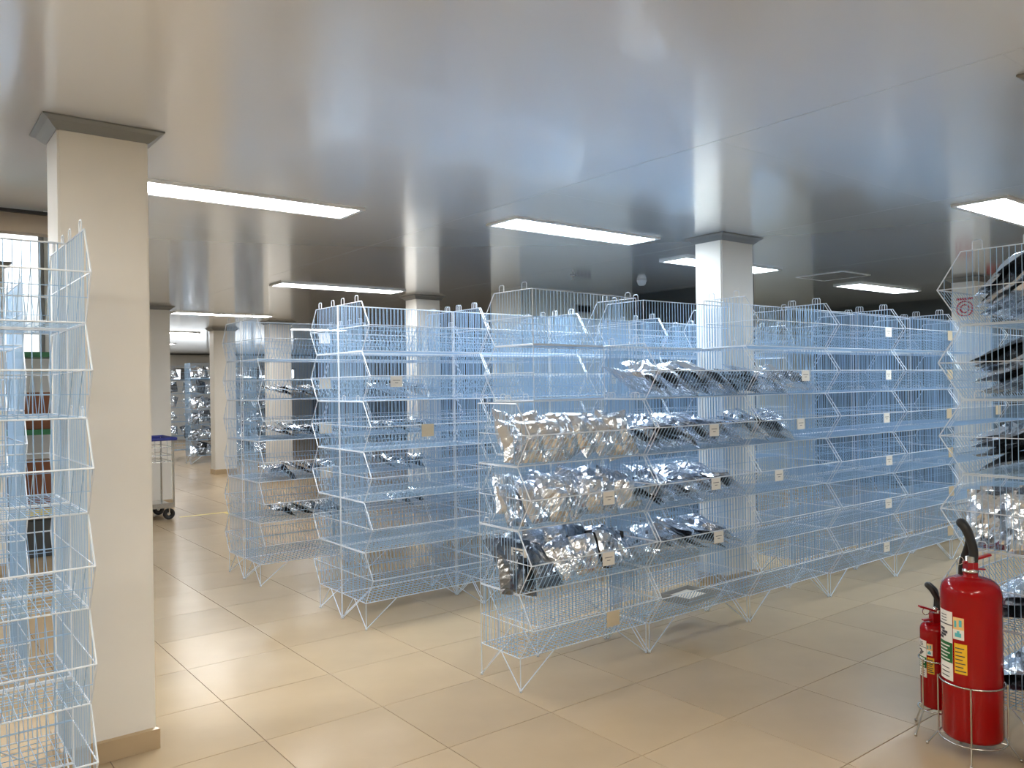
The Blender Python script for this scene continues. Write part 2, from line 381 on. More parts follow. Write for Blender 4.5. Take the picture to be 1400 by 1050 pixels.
def front_bm(bm):
    for k in range(1, NX):
        x = L*k/NX; wire(bm, (x, D, 0), (x, D+LIPY, LIPZ), RW)
    for s in (.5,): wire(bm, (0, D+LIPY*s, LIPZ*s), (L, D+LIPY*s, LIPZ*s), RW)
def side_bm(bm, x=0):
    n = 14
    for k in range(1, n):
        y = D*k/n; wire(bm, (x, y, 0), (x, y, PZ-.006), RW)
    for s in (.35, .7):
        y = D+LIPY*s; wire(bm, (x, y, LIPZ*s), (x, y, PZ-.006-(PZ-.006-LIPZ)*s), RW)
def loop_bm(bm):
    path(bm, [(0, -.021, 0), (0, -.021, .034), (0, -.014, .043), (0, .014, .043), (0, .021, .034), (0, .021, 0)], .0026, 5)
bm = bmesh.new(); frame_bm(bm); FRAME = me('basket', bm, M_WIREF)
bm = bmesh.new(); back_bm(bm); BACK = me('back_grid', bm, M_WIRE)
bm = bmesh.new(); floor_bm(bm); FLOORG = me('floor_grid', bm, M_WIRE)
bm = bmesh.new(); front_bm(bm); FRONTG = me('front_grid', bm, M_WIRE)
bm = bmesh.new(); side_bm(bm); SIDEG = me('side_grid', bm, M_WIRE)
bm = bmesh.new(); loop_bm(bm); LOOP = me('stacking_loop', bm, M_WIREF)
bm = bmesh.new(); frame_bm(bm); back_bm(bm); floor_bm(bm); front_bm(bm); side_bm(bm); side_bm(bm, L); WHOLE = me('basket', bm, M_WIRE)
bm = bmesh.new()   # leg: three rods meeting in one foot; copies are mirrored by rotation
for q in ((0, 0, Z0), (.235, 0, Z0), (0, .165, Z0)): wire(bm, (0, 0, .006), q, .0032, 5)
lathe(bm, [(0, 0.0003), (.007, 0.0003), (.007, .012), (0, .014)], 8)
LEG = me('leg', bm, M_WIREF)
bm = bmesh.new()
for q in ((0, 0, Z0), (-.235, 0, Z0), (0, .165, Z0)): wire(bm, (0, 0, .006), q, .0032, 5)
lathe(bm, [(0, 0.0003), (.007, 0.0003), (.007, .012), (0, .014)], 8)
LEGM = me('leg', bm, M_WIREF)
bm = bmesh.new(); bx(bm, -.044, .044, -.0008, .0008, -.036, .036, 0)
bx(bm, -.028, .028, .0008, .0012, .006, .010, 1); bx(bm, -.012, .012, .0008, .0012, -.010, -.006, 1)
CARD_W = me('price_card', bm, M_CARD, mat('grey print', (.22, .22, .23), .6, vary=(90, .2)))
bm = bmesh.new(); bx(bm, -.048, .048, -.0008, .0008, -.042, .042); CARD_B = me('price_card', bm, M_CARDB)

class Rack: pass
def rack(x, y, face, levels, label, group, cards=(), detail=2, ang=0.0):
    """x = left end in world X, y = spine line; face -1 opens towards the camera (-Y), +1 opens away (+Y)."""
    K = Rack()
    if face < 0:
        loc = (x+L*math.cos(ang), y+L*math.sin(ang), 0); rz = PI+ang
    else:
        loc = (x, y, 0); rz = ang
    t = ob('wire_basket_rack', None, loc=loc, rot=(0, 0, rz), label=label, cat='rack', group=group)
    K.face, K.t = face, t
    K.M = Matrix.Translation(loc) @ Matrix.Rotation(rz, 4, 'Z')
    for lv in range(levels):
        z = Z0 + PZ*lv
        if detail == 0:
            ob('basket', WHOLE, t, (0, 0, z)); continue
        b = ob('basket', FRAME, t, (0, 0, z))
        ob('back_grid', BACK, b); ob('floor_grid', FLOORG, b); ob('front_grid', FRONTG, b)
        ob('side_grid', SIDEG, b); ob('side_grid', SIDEG, b, (L, 0, 0))
        if lv == levels-1 or detail == 2 and lv % 2 == 1:
            for lx in (0, L):
                for ly in (.07, .275): ob('stacking_loop', LOOP, b, (lx, ly, PZ-.006))
        for (cl, u, kind) in cards:
            if cl == lv:
                cu = 1-u if face < 0 else u
                s = .62; sl = math.atan2(LIPY, LIPZ)
                ob('price_card', CARD_W if kind == 'w' else CARD_B, b, (L*cu, D+LIPY+.006, LIPZ-.038), (0, 0, R.uniform(-.06, .06)), label='white printed price card' if kind == 'w' else 'blank buff price card')
    if levels:
        for (lx, ly, rot, m) in ((0, 0, 0, LEG), (L, 0, 0, LEGM), (0, D, PI, LEGM), (L, D, PI, LEG)):
            ob('leg', m, t, (lx, ly, 0), (0, 0, rot))
    return K

PITCH = 0.97
WB = 'blue wire rack'
front_levels = [4, 5, 6, 6, 6, 6, 6]
front_cards = [
 [(2, .58, 'w'), (1, .57, 'w'), (0, .60, 'b')],
 [(3, .52, 'w'), (2, .53, 'w'), (1, .55, 'w')],
 [(4, .55, 'w'), (3, .48, 'w'), (2, .2, 'w')],
 [(5, .73, 'w'), (4, .72, 'w'), (3, .68, 'w'), (2, .71, 'w'), (1, .69, 'w'), (0, .65, 'w')],
 [(5, .80, 'b'), (4, .79, 'b'), (3, .76, 'b'), (2, .78, 'b'), (1, .78, 'b'), (0, .75, 'b')],
 [(3, .77, 'b'), (4, .7, 'b')], []]
desc = ['low %s at the aisle end of the front row, holding foil bags' % WB,
        'five-tier %s, second in the front row, holding foil bags' % WB,
        '%s, third in the front row, bags in upper baskets only' % WB,
        'empty %s with a column of white cards, fourth in the front row' % WB,
        'empty %s with buff cards, fifth in the front row near the extinguishers' % WB,
        'empty %s, sixth in the front row, behind the right hand rack' % WB,
        'empty %s, last of the front row towards the right wall' % WB]
FR = []
for k in range(7):
    FR.append(rack(2.605+PITCH*k+.007, 3.645-.012*k, -1, front_levels[k], desc[k], 'front row racks facing the camera', front_cards[k]))
FB = [rack(3.035, 3.668, 1, 6, 'empty %s at the back of the front row, nearest the aisle' % WB, 'racks on the rear side of the front row', ang=.07),
      rack(4.13, 3.80, 1, 6, 'empty %s at the back of the front row, beside the white column' % WB, 'racks on the rear side of the front row', ang=.0),
      rack(5.72, 3.68, 1, 6, 'empty %s at the back of the front row, just past the white column' % WB, 'racks on the rear side of the front row'),
      rack(6.70, 3.67, 1, 6, 'empty %s at the back of the front row, second past the white column' % WB, 'racks on the rear side of the front row'),
      rack(7.68, 3.66, 1, 6, 'empty %s at the back of the front row, third past the white column' % WB, 'racks on the rear side of the front row')]
MF, MB = [], []
for k in range(5):
    cards = {0: [(3, .45, 'b'), (4, .2, 'w')], 1: [(3, .5, 'w')], 2: [(4, .3, 'w')], 3: [(2, .6, 'w')]}.get(k, [])
    MF.append(rack(2.51+PITCH*k, 5.150, -1, 6, 'empty six-tier %s, %s from the aisle in the middle row, facing the camera' % (WB, ORD[k]), 'middle row racks facing the camera', cards, detail=2 if k < 2 else 1))
    cards = [(2, .12, 'b'), (3, .12, 'b'), (4, .12, 'b'), (5, .12, 'w')] if k == 0 else []
    MB.append(rack(2.51+PITCH*k, 5.165, 1, 6, 'six-tier %s, %s from the aisle in the middle row, facing away' % (WB, ORD[k]), 'middle row racks facing away', cards, detail=1))
TF, TB = [], []
for k in range(4):
    TF.append(rack(2.41+PITCH*k, 6.765, -1, 6, '%s with packets, %s from the aisle in the third row, facing camera' % (WB, ORD[k]), 'third row racks facing the camera', detail=1))
    if k < 3: TB.append(rack(2.40+PITCH*k, 6.78, 1, 6, '%s, %s from the aisle in the third row, facing away' % (WB, ORD[k]), 'third row racks facing away', detail=1))
LF = rack(-.385, 3.495, -1, 6, '%s at the left edge, front one touching the foreground column' % WB, 'racks at the left edge')
LB = rack(-.385, 3.505, 1, 6, '%s at the left edge, rear one beside the foreground column' % WB, 'racks at the left edge', detail=1)
LF2 = rack(-.375, 5.16, -1, 6, '%s further back at the left edge, before the window' % WB, 'racks at the left edge', detail=1)
LB2 = rack(-.375, 5.17, 1, 6, '%s further back at the left edge, facing the window' % WB, 'racks at the left edge', detail=1)
RR = rack(3.83, 1.262, 1, 6, '%s at the right edge behind the large red fire extinguisher' % WB, 'racks at the right edge')
RR2 = rack(3.83+PITCH, 1.262, 1, 6, '%s at the right edge, second from the fire extinguishers' % WB, 'racks at the right edge', detail=1)
FAR = [rack(5.22, 18.2, -1, 6, 'far %s full of silver packets at the aisle end, left one' % WB, 'far racks full of silver packets', detail=0),
       rack(6.22, 18.2, -1, 6, 'far %s full of silver packets at the aisle end, right one' % WB, 'far racks full of silver packets', detail=0)]
FARW = [rack(5.0, 20.2, -1, 6, 'farthest %s full of silver packets, left one' % WB, 'farthest racks full of silver packets', detail=0),
        rack(6.0, 20.2, -1, 6, 'farthest %s full of silver packets, middle one' % WB, 'farthest racks full of silver packets', detail=0),
        rack(7.0, 20.2, -1, 6, 'farthest %s full of silver packets, right one' % WB, 'farthest racks full of silver packets', detail=0)]

# ------------------------------------------------------------------ foil bags
def bag_mesh(seed, a, b, th, m, wide=False):
    rr = random.Random(seed); nx, ny = 10, 12
    creases = [(rr.uniform(0, PI), rr.uniform(-.6, .6), rr.uniform(.3, 1)) for _ in range(9)]
    def h(u, v, s):
        edge = (1-abs(u)**2.5)*(1-abs(v)**3.5)
        z = th*.5*max(edge, 0)**.6
        for an, c, k in creases:
            d = abs(u*math.cos(an)+v*math.sin(an)-c)
            z += s*k*th*.16*(max(0, .3-d)/.3)*(.35+edge)
        return z + rr.uniform(-1, 1)*th*.05*edge
    bend = rr.uniform(-.10, .10); bend2 = rr.uniform(-.10, .10)
    bm = bmesh.new(); top, bot = [], []
    for j in range(ny+1):
        for i in range(nx+1):
            u, v = -1+2*i/nx, -1+2*j/ny
            ju = rr.uniform(-.3, .3)/nx if 0 < i < nx else 0; jv = rr.uniform(-.3, .3)/ny if 0 < j < ny else 0
            x, y = (u+ju)*a/2, (v+jv)*b/2
            base = bend*a*u*u*.5 + bend2*b*v*v*.5 + .006*math.sin(5*u+seed)*math.sin(4*v)
            hh = h(u, v, 1)
            top.append(bm.verts.new((x, y, base+max(hh, .0008))))
            if i in (0, nx) or j in (0, ny): bot.append(top[-1])
            else: bot.append(bm.verts.new((x, y, base-max(h(u, v, -1)*.7, .0008))))
    W = nx+1
    for j in range(ny):
        for i in range(nx):
            k = j*W+i
            bm.faces.new((top[k], top[k+1], top[k+W+1], top[k+W]))
            bm.faces.new((bot[k+W], bot[k+W+1], bot[k+1], bot[k]))
    return me('foil_bag', bm, m)
BAGS = [bag_mesh(s, .20, .27, .042, M_FOIL) for s in range(4)]
BAGW = [bag_mesh(s+10, .20, .27, .075, M_FOILW) for s in range(4)]
BAGD = [bag_mesh(s+20, .24, .30, .028, M_FOILD) for s in range(3)]
BAGT = [bag_mesh(s+30, .26, .30, .046, M_FOIL) for s in range(4)]
bm = bmesh.new(); bx(bm, -.05, .05, -.022, .022, 0, .0008, 0); bx(bm, -.042, .03, .004, .010, .0008, .0013, 1); bx(bm, -.042, .012, -.010, -.004, .0008, .0013, 1)
STICK = me('sticker', bm, M_CARD, M_INK)
PENDING = []
def bag(K, lv, u, v, dz, rot, data, sc=1.0, where='', tag=False, group=''):
    """u 0..1 left to right as seen from the camera side, v depth from the spine, dz height over the basket floor; rot Euler in view frame (x right, y away)."""
    lx = L*(1-u) if K.face < 0 else L*u
    P = K.M @ Vector((lx, v, Z0+PZ*lv+dz))
    base = K.M.to_euler().z + (PI if K.face < 0 else 0)
    q = Matrix.Rotation(base, 4, 'Z') @ Euler(rot, 'XYZ').to_matrix().to_4x4()
    PENDING.append((where, P, q, data, sc, tag, group))
def flush():
    by = {}
    for it in PENDING: by.setdefault(it[0], []).append(it)
    for where, its in by.items():
        its.sort(key=lambda i: (project(i[1]) or (0,))[0])
        for n, (w_, P, q, data, sc, tag, group) in enumerate(its):
            shade = 'dark' if 'dark' in data.materials[0].name else 'silver'
            lab = '%s foil bag, %s from left %s' % (shade, ORD[min(n, 19)], where)
            o = ob('foil_bag', data, None, P, q.to_euler(), lab, 'foil bag', group)
            o.scale = (sc, sc, sc)
            if tag: ob('sticker', STICK, o, (R.uniform(-.02, .02), R.uniform(.02, .07), .024), (0, 0, R.uniform(-.2, .2)), label='white printed sticker')
TIER = ['lowest', 'second', 'third', 'fourth', 'fifth', 'top']
def pile_front(K, lv, n, where, group, u0=.03, u1=.97, mesh=BAGW, mixd=.0, tags=0.25):
    # puffy bags leaning back in two ranks
    for i in range(n):
        u = u0+(u1-u0)*(i+.5)/n + R.uniform(-.02, .02)
        back = i % 2
        data = R.choice(BAGD if R.random() < mixd else mesh)
        lean = math.radians(R.uniform(44, 78))
        v = .11 if back else .245
        bag(K, lv, u, v+R.uniform(-.02, .02), .122+(.03 if back else 0)+R.uniform(-.01, .012), (lean, R.uniform(-.38, .38), R.uniform(-.45, .45)), data, R.uniform(.80, 1.04), where, R.random() < tags, group)
def pile_fan(K, lv, n, where, group, u0=.02, u1=.95, ang=24, mesh=None, mixd=.45, up=0.0, tags=.1, sgn=1):
    # flat bags overlapping like fallen dominoes, raised side to the left (sgn 1) or right (sgn -1); every fourth lies across the others
    for i in range(n):
        f = (i+.5)/n; u = u0+(u1-u0)*f
        a = math.radians(ang+R.uniform(-4, 4))
        data = R.choice(BAGD) if R.random() < mixd else R.choice(mesh or BAGT)
        v, h, rx, rz, sc = .19+R.uniform(-.015, .02), .035+.12*math.sin(a)+R.uniform(0, .008), .12+R.uniform(-.05, .05), R.uniform(-.10, .10), R.uniform(.94, 1.06)
        if up and i % 4 == 3:
            data = R.choice(mesh or BAGT)
            v, h, rx, rz, sc, a = .13+R.uniform(-.02, .02), .075+.09*up+R.uniform(0, .02), .30+R.uniform(-.1, .15), R.uniform(-.5, .5), R.uniform(.85, .98), math.radians(R.uniform(-4, 14))
        bag(K, lv, u, v, h, (rx, a*sgn, rz), data, sc, where, R.random() < tags, group)

def pile_lean(K, lv, us, k, where, group, ang, mixd=.45):
    # stacks of bags leaning on the spine grid, their edges towards the rack's end
    for u in us:
        for q in range(k):
            a = math.radians(ang+R.uniform(-3, 5))
            data = R.choice(BAGD) if R.random() < mixd else R.choice(BAGT)
            bag(K, lv, u+R.uniform(-.015, .015), .165+q*.010, .03+.15*math.sin(a)+q*.036, (-a*(1 if K.face > 0 else -1), R.uniform(-.06, .06), R.uniform(-.08, .08)), data, R.uniform(.93, 1.03), where, False, group)
g = 'foil bags in the aisle end rack'
pile_front(FR[0], 1, 11, 'in the second basket, aisle end rack', g, .03, .98, mesh=BAGS, mixd=.3, tags=.5)
pile_front(FR[0], 2, 13, 'in the third basket, aisle end rack', g, .02, .98, mesh=BAGS+BAGW[:2], mixd=.12)
pile_front(FR[0], 3, 14, 'in the top basket, aisle end rack', g, .02, .99, mesh=BAGW, mixd=.0)
g = 'foil bags in the second front rack'
pile_fan(FR[1], 1, 13, 'in the second basket, second front rack', g, .05, .9, 26, mixd=.25, up=.7)
pile_fan(FR[1], 2, 14, 'in the third basket, second front rack', g, .05, .92, 28, mixd=.22, up=1.0)
pile_fan(FR[1], 3, 15, 'in the fourth basket, second front rack', g, .02, .97, 30, mixd=.2, up=1.0)
pile_fan(FR[1], 4, 15, 'in the top basket, second front rack', g, .02, .97, 32, mixd=.18, up=1.0)
g = 'foil bags in the third front rack'
pile_fan(FR[2], 3, 8, 'in the fourth basket, third front rack', g, .06, .6, 28, mixd=.15, up=1.0)
pile_fan(FR[2], 4, 11, 'in the fifth basket, third front rack', g, .03, .8, 28, mixd=.12, up=.8)
g = 'foil bags in the right edge rack'
# order of the view: the rack opens away from the camera, its left end shows
pile_lean(RR, 5, (.17, .45, .73), 4, 'in the top basket, right edge rack', g, 38)
pile_lean(RR, 4, (.16, .44, .72), 5, 'in the fifth basket, right edge rack', g, 20)
pile_lean(RR, 3, (.16, .44, .72), 4, 'in the fourth basket, right edge rack', g, 17)
for u_, v_, rz_ in ((.07, .10, -1.15), (.09, .27, -1.35), (.24, .12, -1.0), (.27, .28, -1.2), (.46, .18, -.8), (.66, .16, -.6)):
    bag(RR, 2, u_, v_, .125, (1.35, 0, rz_), R.choice(BAGS), .96, 'in the third basket, right edge rack', False, g)
pile_lean(RR, 1, (.16, .44, .72), 3, 'in the second basket, right edge rack', g, 10)
pile_lean(RR, 0, (.16, .44, .72), 3, 'in the lowest basket, right edge rack', g, 12)
g = 'foil bags in the third row racks'
for (K, nm, lvs) in ((TF[0], 'first', (1, 2, 3, 4)), (TF[1], 'second', (1, 2, 3, 4))):
    for lv in lvs:
        pile_fan(K, lv, 4, 'in the %s basket, %s third row rack' % (TIER[lv], nm), g, .15, .8, 18, mixd=.65)
g = 'silver packets in the far racks'
for K, nm in ((FAR[0], 'left'), (FAR[1], 'right')):
    for lv in range(6):
        pile_front(K, lv, 5, 'in the %s basket, far %s rack' % (TIER[lv], nm), g, .02, .98, mesh=BAGS, mixd=.35, tags=0)
g = 'silver packets in the farthest racks'
for K, nm in ((FARW[0], 'left'), (FARW[1], 'middle')):
    for lv in range(1, 6):
        pile_front(K, lv, 3, 'in the %s basket, farthest %s rack' % (TIER[lv], nm), g, .05, .95, mesh=BAGS, mixd=.35, tags=0)
flush()

# tray lying in the lowest basket of the second rack
tx = FR[1].M @ Vector((L*(1-.62), .15, Z0+.005))
t = ob('tray', None, loc=tx, rot=(0, 0, .1), label='shallow grey tray in the lowest basket, second front rack', cat='tray')
bm = bmesh.new(); a, b, h = .15, .11, .045
bx(bm, -a, a, -b, b, 0, .004); bx(bm, -a, a, -b, -b+.005, .004, h); bx(bm, -a, a, b-.005, b, .004, h); bx(bm, -a, -a+.005, -b+.005, b-.005, .004, h); bx(bm, a-.005, a, -b+.005, b-.005, .004, h)
ob('shell', me('shell', bm, M_TRAY), t)
bm = bmesh.new(); bx(bm, -a+.01, a-.02, -b+.01, b-.01, .005, .02); ob('insert', me('insert', bm, M_CARD), t)
# dark carton in the second basket, aisle end rack
t = ob('open_box', None, loc=FR[0].M @ Vector((L*(1-.86), .14, Z0+PZ+.005)), rot=(0, 0, .05), label='black open box in the second basket, aisle end rack', cat='box')
bm = bmesh.new(); a, b, h = .075, .09, .20
bx(bm, -a, a, -b, b, 0, .004); bx(bm, -a, a, b-.005, b, .004, h); bx(bm, -a, -a+.005, -b, b-.005, .004, h); bx(bm, a-.005, a, -b, b-.005, .004, h); bx(bm, -a+.005, a-.005, -b, -b+.005, .004, h*.35)
ob('shell', me('shell', bm, M_BLACK), t)
bm = bmesh.new(); bx(bm, -.06, .06, -b-.002, -b-.0005, .02, .06); ob('sticker', me('sticker', bm, M_CARD), t)

# ------------------------------------------------------------------ fire extinguishers
def shell_patch(bm, r, a0, a1, z0, z1, mi=0, n=8, t=.0012):
    """curved label: cylinder shell between angles, measured in the object's local frame"""
    o, i = [], []
    for k in range(n+1):
        a = a0+(a1-a0)*k/n
        o.append([bm.verts.new(((r+t)*math.cos(a), (r+t)*math.sin(a), z)) for z in (z0, z1)])
        i.append([bm.verts.new((r*math.cos(a), r*math.sin(a), z)) for z in (z0, z1)])
    F = []
    for k in range(n):
        F.append(bm.faces.new((o[k][0], o[k+1][0], o[k+1][1], o[k][1])))
        F.append(bm.faces.new((i[k][1], i[k+1][1], i[k+1][0], i[k][0])))
        F.append(bm.faces.new((o[k][1], o[k+1][1], i[k+1][1], i[k][1]))); F.append(bm.faces.new((o[k][0], i[k][0], i[k+1][0], o[k+1][0])))
    F.append(bm.faces.new((o[0][0], o[0][1], i[0][1], i[0][0]))); F.append(bm.faces.new((o[n][0], i[n][0], i[n][1], o[n][1])))
    for f in F: f.material_index = mi
def extinguisher(x, y, r, zb, zs, zt, label, big):
    t = ob('fire_extinguisher', None, loc=(x, y, 0), label=label, cat='fire extinguisher', group='fire extinguishers by the right rack')
    va = math.atan2(-y, -x)            # direction to the aisle side viewer, used to turn the printed labels
    bm = bmesh.new()
    dome = zs-zb; e = .02
    prof = [(0, zb), (r-e, zb), (r-e*.3, zb+e*.3), (r, zb+e)]
    sh = r*.55
    for k in range(9):
        a = PI/2*k/8; prof.append((r*.30+r*.70*math.cos(a)**.8 if k < 8 else r*.30, zs-sh+sh*math.sin(a)))
    prof += [(r*.24, zs+.006), (r*.24, zs+.02), (0, zs+.02)]
    lathe(bm, prof, 56); ob('cylinder', me('cylinder', bm, M_RED), t)
    # valve, lever, pin
    bm = bmesh.new(); lathe(bm, [(0, 0), (r*.27, 0), (r*.27, .012), (r*.17, .016), (r*.17, zt-zs-.02), (0, zt-zs-.015)], 20)
    ob('valve', me('valve', bm, M_STEEL), t, (0, 0, zs+.02))
    side = Vector((-math.sin(va), math.cos(va), 0))   # towards the picture's left when seen from the aisle side... sign below
    s = rt.copy(); s.z = 0; s.normalize()             # along the picture's right, on the floor plane
    bm = bmesh.new()
    sx = s if big else -s
    d = Vector((-s.y, s.x, 0))
    def bar(p, q, w, h):
        p, q = Vector(p), Vector(q); ax = (q-p).normalized(); nn = Vector((0, 0, 1)); bb = ax.cross(nn).normalized(); nn = bb.cross(ax)
        v = []
        for P in (p, q):
            for i_, j_ in ((-1,-1),(1,-1),(1,1),(-1,1)): v.append(bm.verts.new(P+bb*w*i_+nn*h*j_))
        for qd in ((3,2,1,0),(4,5,6,7),(0,1,5,4),(1,2,6,5),(2,3,7,6),(3,0,4,7)): bm.faces.new([v[i] for i in qd])
    zl = zt-.005
    bar(-sx*.03+Vector((0,0,zl-.02)), sx*(.085 if big else .075)+Vector((0,0,zl+.012)), .011, .004)
    ob('lever', me('lever', bm, M_REDD), t)
    bm = bmesh.new()
    bar(-sx*.02+Vector((0,0,zl-.045)), sx*.06+Vector((0,0,zl-.05)), .009, .003)
    ob('carry_handle', me('carry_handle', bm, M_REDD), t)
    bm = bmesh.new()
    path(bm, [Vector((0,0,zl-.012))-s*(.045+.016*math.cos(2*PI*k/14))+Vector((0,0,.016*math.sin(2*PI*k/14))) for k in range(14)], .0018, 5, closed=True)
    wire(bm, Vector((0,0,zl-.012))-s*.03, Vector((0,0,zl-.012))+s*.02, .0018, 5)
    ob('pin', me('pin', bm, M_STEEL), t)
    bm = bmesh.new()
    for q_ in range(1): bar(-s*.022+Vector((0,0,zl-.045)), s*.022+Vector((0,0,zl-.045)), .02, .026)
    ob('valve_head', me('valve_head', bm, M_REDD), t)
    # hose: leaves the valve, arches up and over, ends in a nozzle behind
    bm = bmesh.new()
    hh = (.145 if big else .10)
    pts = [Vector((0,0,zl-.03))+s*.012, Vector((0,0,zl+.03))+s*.014, Vector((0,0,zl+hh*.55))+s*.004+d*.005, Vector((0,0,zl+hh*.85))-s*.012+d*.012,
           Vector((0,0,zl+hh))-s*.022+d*.03, Vector((0,0,zl+hh*.90))+s*.006+d*.055, Vector((0,0,zl+hh*.4))+s*.048+d*.085, Vector((0,0,zl-.08))+s*.05+d*(r+.03), Vector((0,0,zl-.30 if big else zl-.2))+s*.05+d*(r+.022)]
    fine = []
    for i_ in range(len(pts)-1):
        p0, p1, p2, p3 = pts[max(i_-1,0)], pts[i_], pts[i_+1], pts[min(i_+2,len(pts)-1)]
        for k in range(5):
            u_ = k/5; fine.append(.5*((2*p1)+(p2-p0)*u_+(2*p0-5*p1+4*p2-p3)*u_*u_+(3*p1-p0-3*p2+p3)*u_**3))
    fine.append(pts[-1])
    path(bm, fine, .0185 if big else .0125, 10)
    ob('hose', me('hose', bm, M_RUBBER, smooth=True), t)
    bm = bmesh.new(); lathe(bm, [(0, 0), (.017, 0), (.017, .03), (0, .03)], 14)
    ob('hose_clamp', me('hose_clamp', bm, M_STEEL), t, pts[0]-Vector((0,0,.005)))
    # printed labels on the cylinder, at the left of the side seen from the aisle
    ca = va
    def ang(deg): return ca + math.radians(deg)       # degrees to the picture's right
    H_ = zs-zb
    z1 = zb+H_*.80; z0 = zb+H_*.37
    bm = bmesh.new(); a0, a1 = ang(-74), ang(-36)
    shell_patch(bm, r+.0004, a0, a1, z0, z1, 0)
    shell_patch(bm, r+.0016, a0, a1, z0+(z1-z0)*.26, z0+(z1-z0)*.55, 1)                  # green field
    for k in range(5):
        zz = z0+(z1-z0)*(.29+.05*k); shell_patch(bm, r+.0027, ang(-70), ang(-48 if k % 2 else -42), zz, zz+.005, 0)
    shell_patch(bm, r+.0016, a0, a1, z0+(z1-z0)*.80, z0+(z1-z0)*.815, 2)
    for k, (b0, b1) in enumerate(((-72, -60), (-68, -52), (-64, -48), (-70, -56))):      # dark emblem
        zz = z0+(z1-z0)*(.585+.042*k); shell_patch(bm, r+.0016, ang(b0), ang(b1), zz, zz+(z1-z0)*.034, 2)
    for k in range(3):
        zz = z0+(z1-z0)*(.85+.04*k); shell_patch(bm, r+.0016, ang(-66), ang(-50), zz, zz+.003, 2)
    for k in range(3):
        zz = z0+(z1-z0)*(.05+.06*k); shell_patch(bm, r+.0016, ang(-66), ang(-44), zz, zz+.003, 2)
    ob('instruction_label', me('instruction_label', bm, M_CARD, M_GRNL, M_INK), t, label='white and green printed label')
    bm = bmesh.new(); za, zb_ = zb+H_*.64, zb+H_*.775
    shell_patch(bm, r+.0004, ang(-34), ang(-13), za, zb_, 0)
    shell_patch(bm, r+.0016, ang(-34), ang(-13), za, za+(zb_-za)*.45, 1)
    for k, (b0, b1, f0_, f1_) in enumerate(((-31, -27, .55, .85), (-22, -17, .6, .9), (-30, -18, .12, .30), (-26, -21, .2, .4))):
        shell_patch(bm, r+.0026, ang(b0), ang(b1), za+(zb_-za)*f0_, za+(zb_-za)*f1_, 2)
    ob('seal_label', me('seal_label', bm, M_ORG, M_CARD, M_CYAN), t, label='peach and pale blue label')
    bm = bmesh.new(); za, zb_ = zb+H_*.43, zb+H_*.615
    shell_patch(bm, r+.0004, ang(-32), ang(-8), za, zb_, 0)
    for k in range(7):
        zz = za+(zb_-za)*(.08+.125*k); shell_patch(bm, r+.0016, ang(-30), ang(-10 - (k*5) % 9), zz, zz+.004, 1)
    ob('inspection_label', me('inspection_label', bm, M_YEL, M_INK), t, label='yellow printed label')
    return t
def stand(x, y, r, zr, zb, label, big, a0):
    t = ob('extinguisher_stand', None, loc=(x, y, 0), label=label, cat='stand', group='steel extinguisher stands')
    for z, rr in ((zr, r+.006), (zb, r+.010)):
        bm = bmesh.new(); path(bm, [(rr*math.cos(2*PI*k/40), rr*math.sin(2*PI*k/40), z) for k in range(40)], .0038, 6, closed=True)
        ob('ring', me('ring', bm, M_STEEL, smooth=True), t)
    bm = bmesh.new()
    for a in (0, PI/2): wire(bm, ((r+.01)*math.cos(a+a0), (r+.01)*math.sin(a+a0), zb-.004), (-(r+.01)*math.cos(a+a0), -(r+.01)*math.sin(a+a0), zb-.004), .003, 5)
    ob('cross_bar', me('cross_bar', bm, M_STEEL), t)
    for k in range(4):
        a = a0+k*PI/2; c, s = math.cos(a), math.sin(a)
        bm = bmesh.new(); rr = r+.012
        path(bm, [(rr*c, rr*s, zr+.004), (rr*c, rr*s, zb), ((rr+.045)*c, (rr+.045)*s, .004)], .0036, 6)
        lathe(bm, [(0, 0.0004), (.006, 0.0004), (.006, .01), (0, .012)], 8, ((rr+.045)*c, (rr+.045)*s, 0))
        ob('leg', me('leg', bm, M_STEEL), t)
extinguisher(3.67, 1.52, .118, .072, .752, .84, 'large red fire extinguisher with arched black hose in the right foreground', True)
stand(3.67, 1.52, .118, .31, .066, 'steel wire stand holding the large fire extinguisher', True, math.radians(200))
extinguisher(3.765, 1.710, .068, .115, .500, .565, 'small red fire extinguisher half hidden behind the large one', False)
stand(3.765, 1.710, .068, .335, .110, 'steel wire stand holding the small fire extinguisher', False, math.radians(160))

# ------------------------------------------------------------------ service cart
t = ob('service_cart', None, loc=(2.45, 10.75, 0), label='steel service cart with blue rim standing behind the foreground column', cat='cart')
x0, x1, y0, y1 = -.45, .40, -.28, .28
bm = bmesh.new()
for x in (x0, x1):
    for y in (y0, y1): pass
for (x, y) in ((x0, y0), (x1, y0), (x0, y1), (x1, y1)):
    bm = bmesh.new(); wire(bm, (x, y, .17), (x, y, 1.0), .012, 8, True); ob('post', me('post', bm, M_STEEL), t)
bm = bmesh.new(); path(bm, [(x0-.02, y0-.02, 1.0), (x1+.03, y0-.02, 1.0), (x1+.03, y1+.02, 1.0), (x0-.02, y1+.02, 1.0)], .022, 8, closed=True); ob('rim', me('rim', bm, M_BLUE), t, label='blue plastic rim')
bm = bmesh.new()
for z in (.72, .8, .9):
    path(bm, [(x0, y0, z), (x1, y0, z), (x1, y1, z), (x0, y1, z)], .005, 5, closed=True)
for k in range(1, 12):
    x = x0+(x1-x0)*k/12
    for y in (y0, y1): wire(bm, (x, y, .72), (x, y, .99), .003)
    wire(bm, (x, y0, .72), (x, y1, .72), .003)
ob('basket', me('basket', bm, M_STEEL), t)
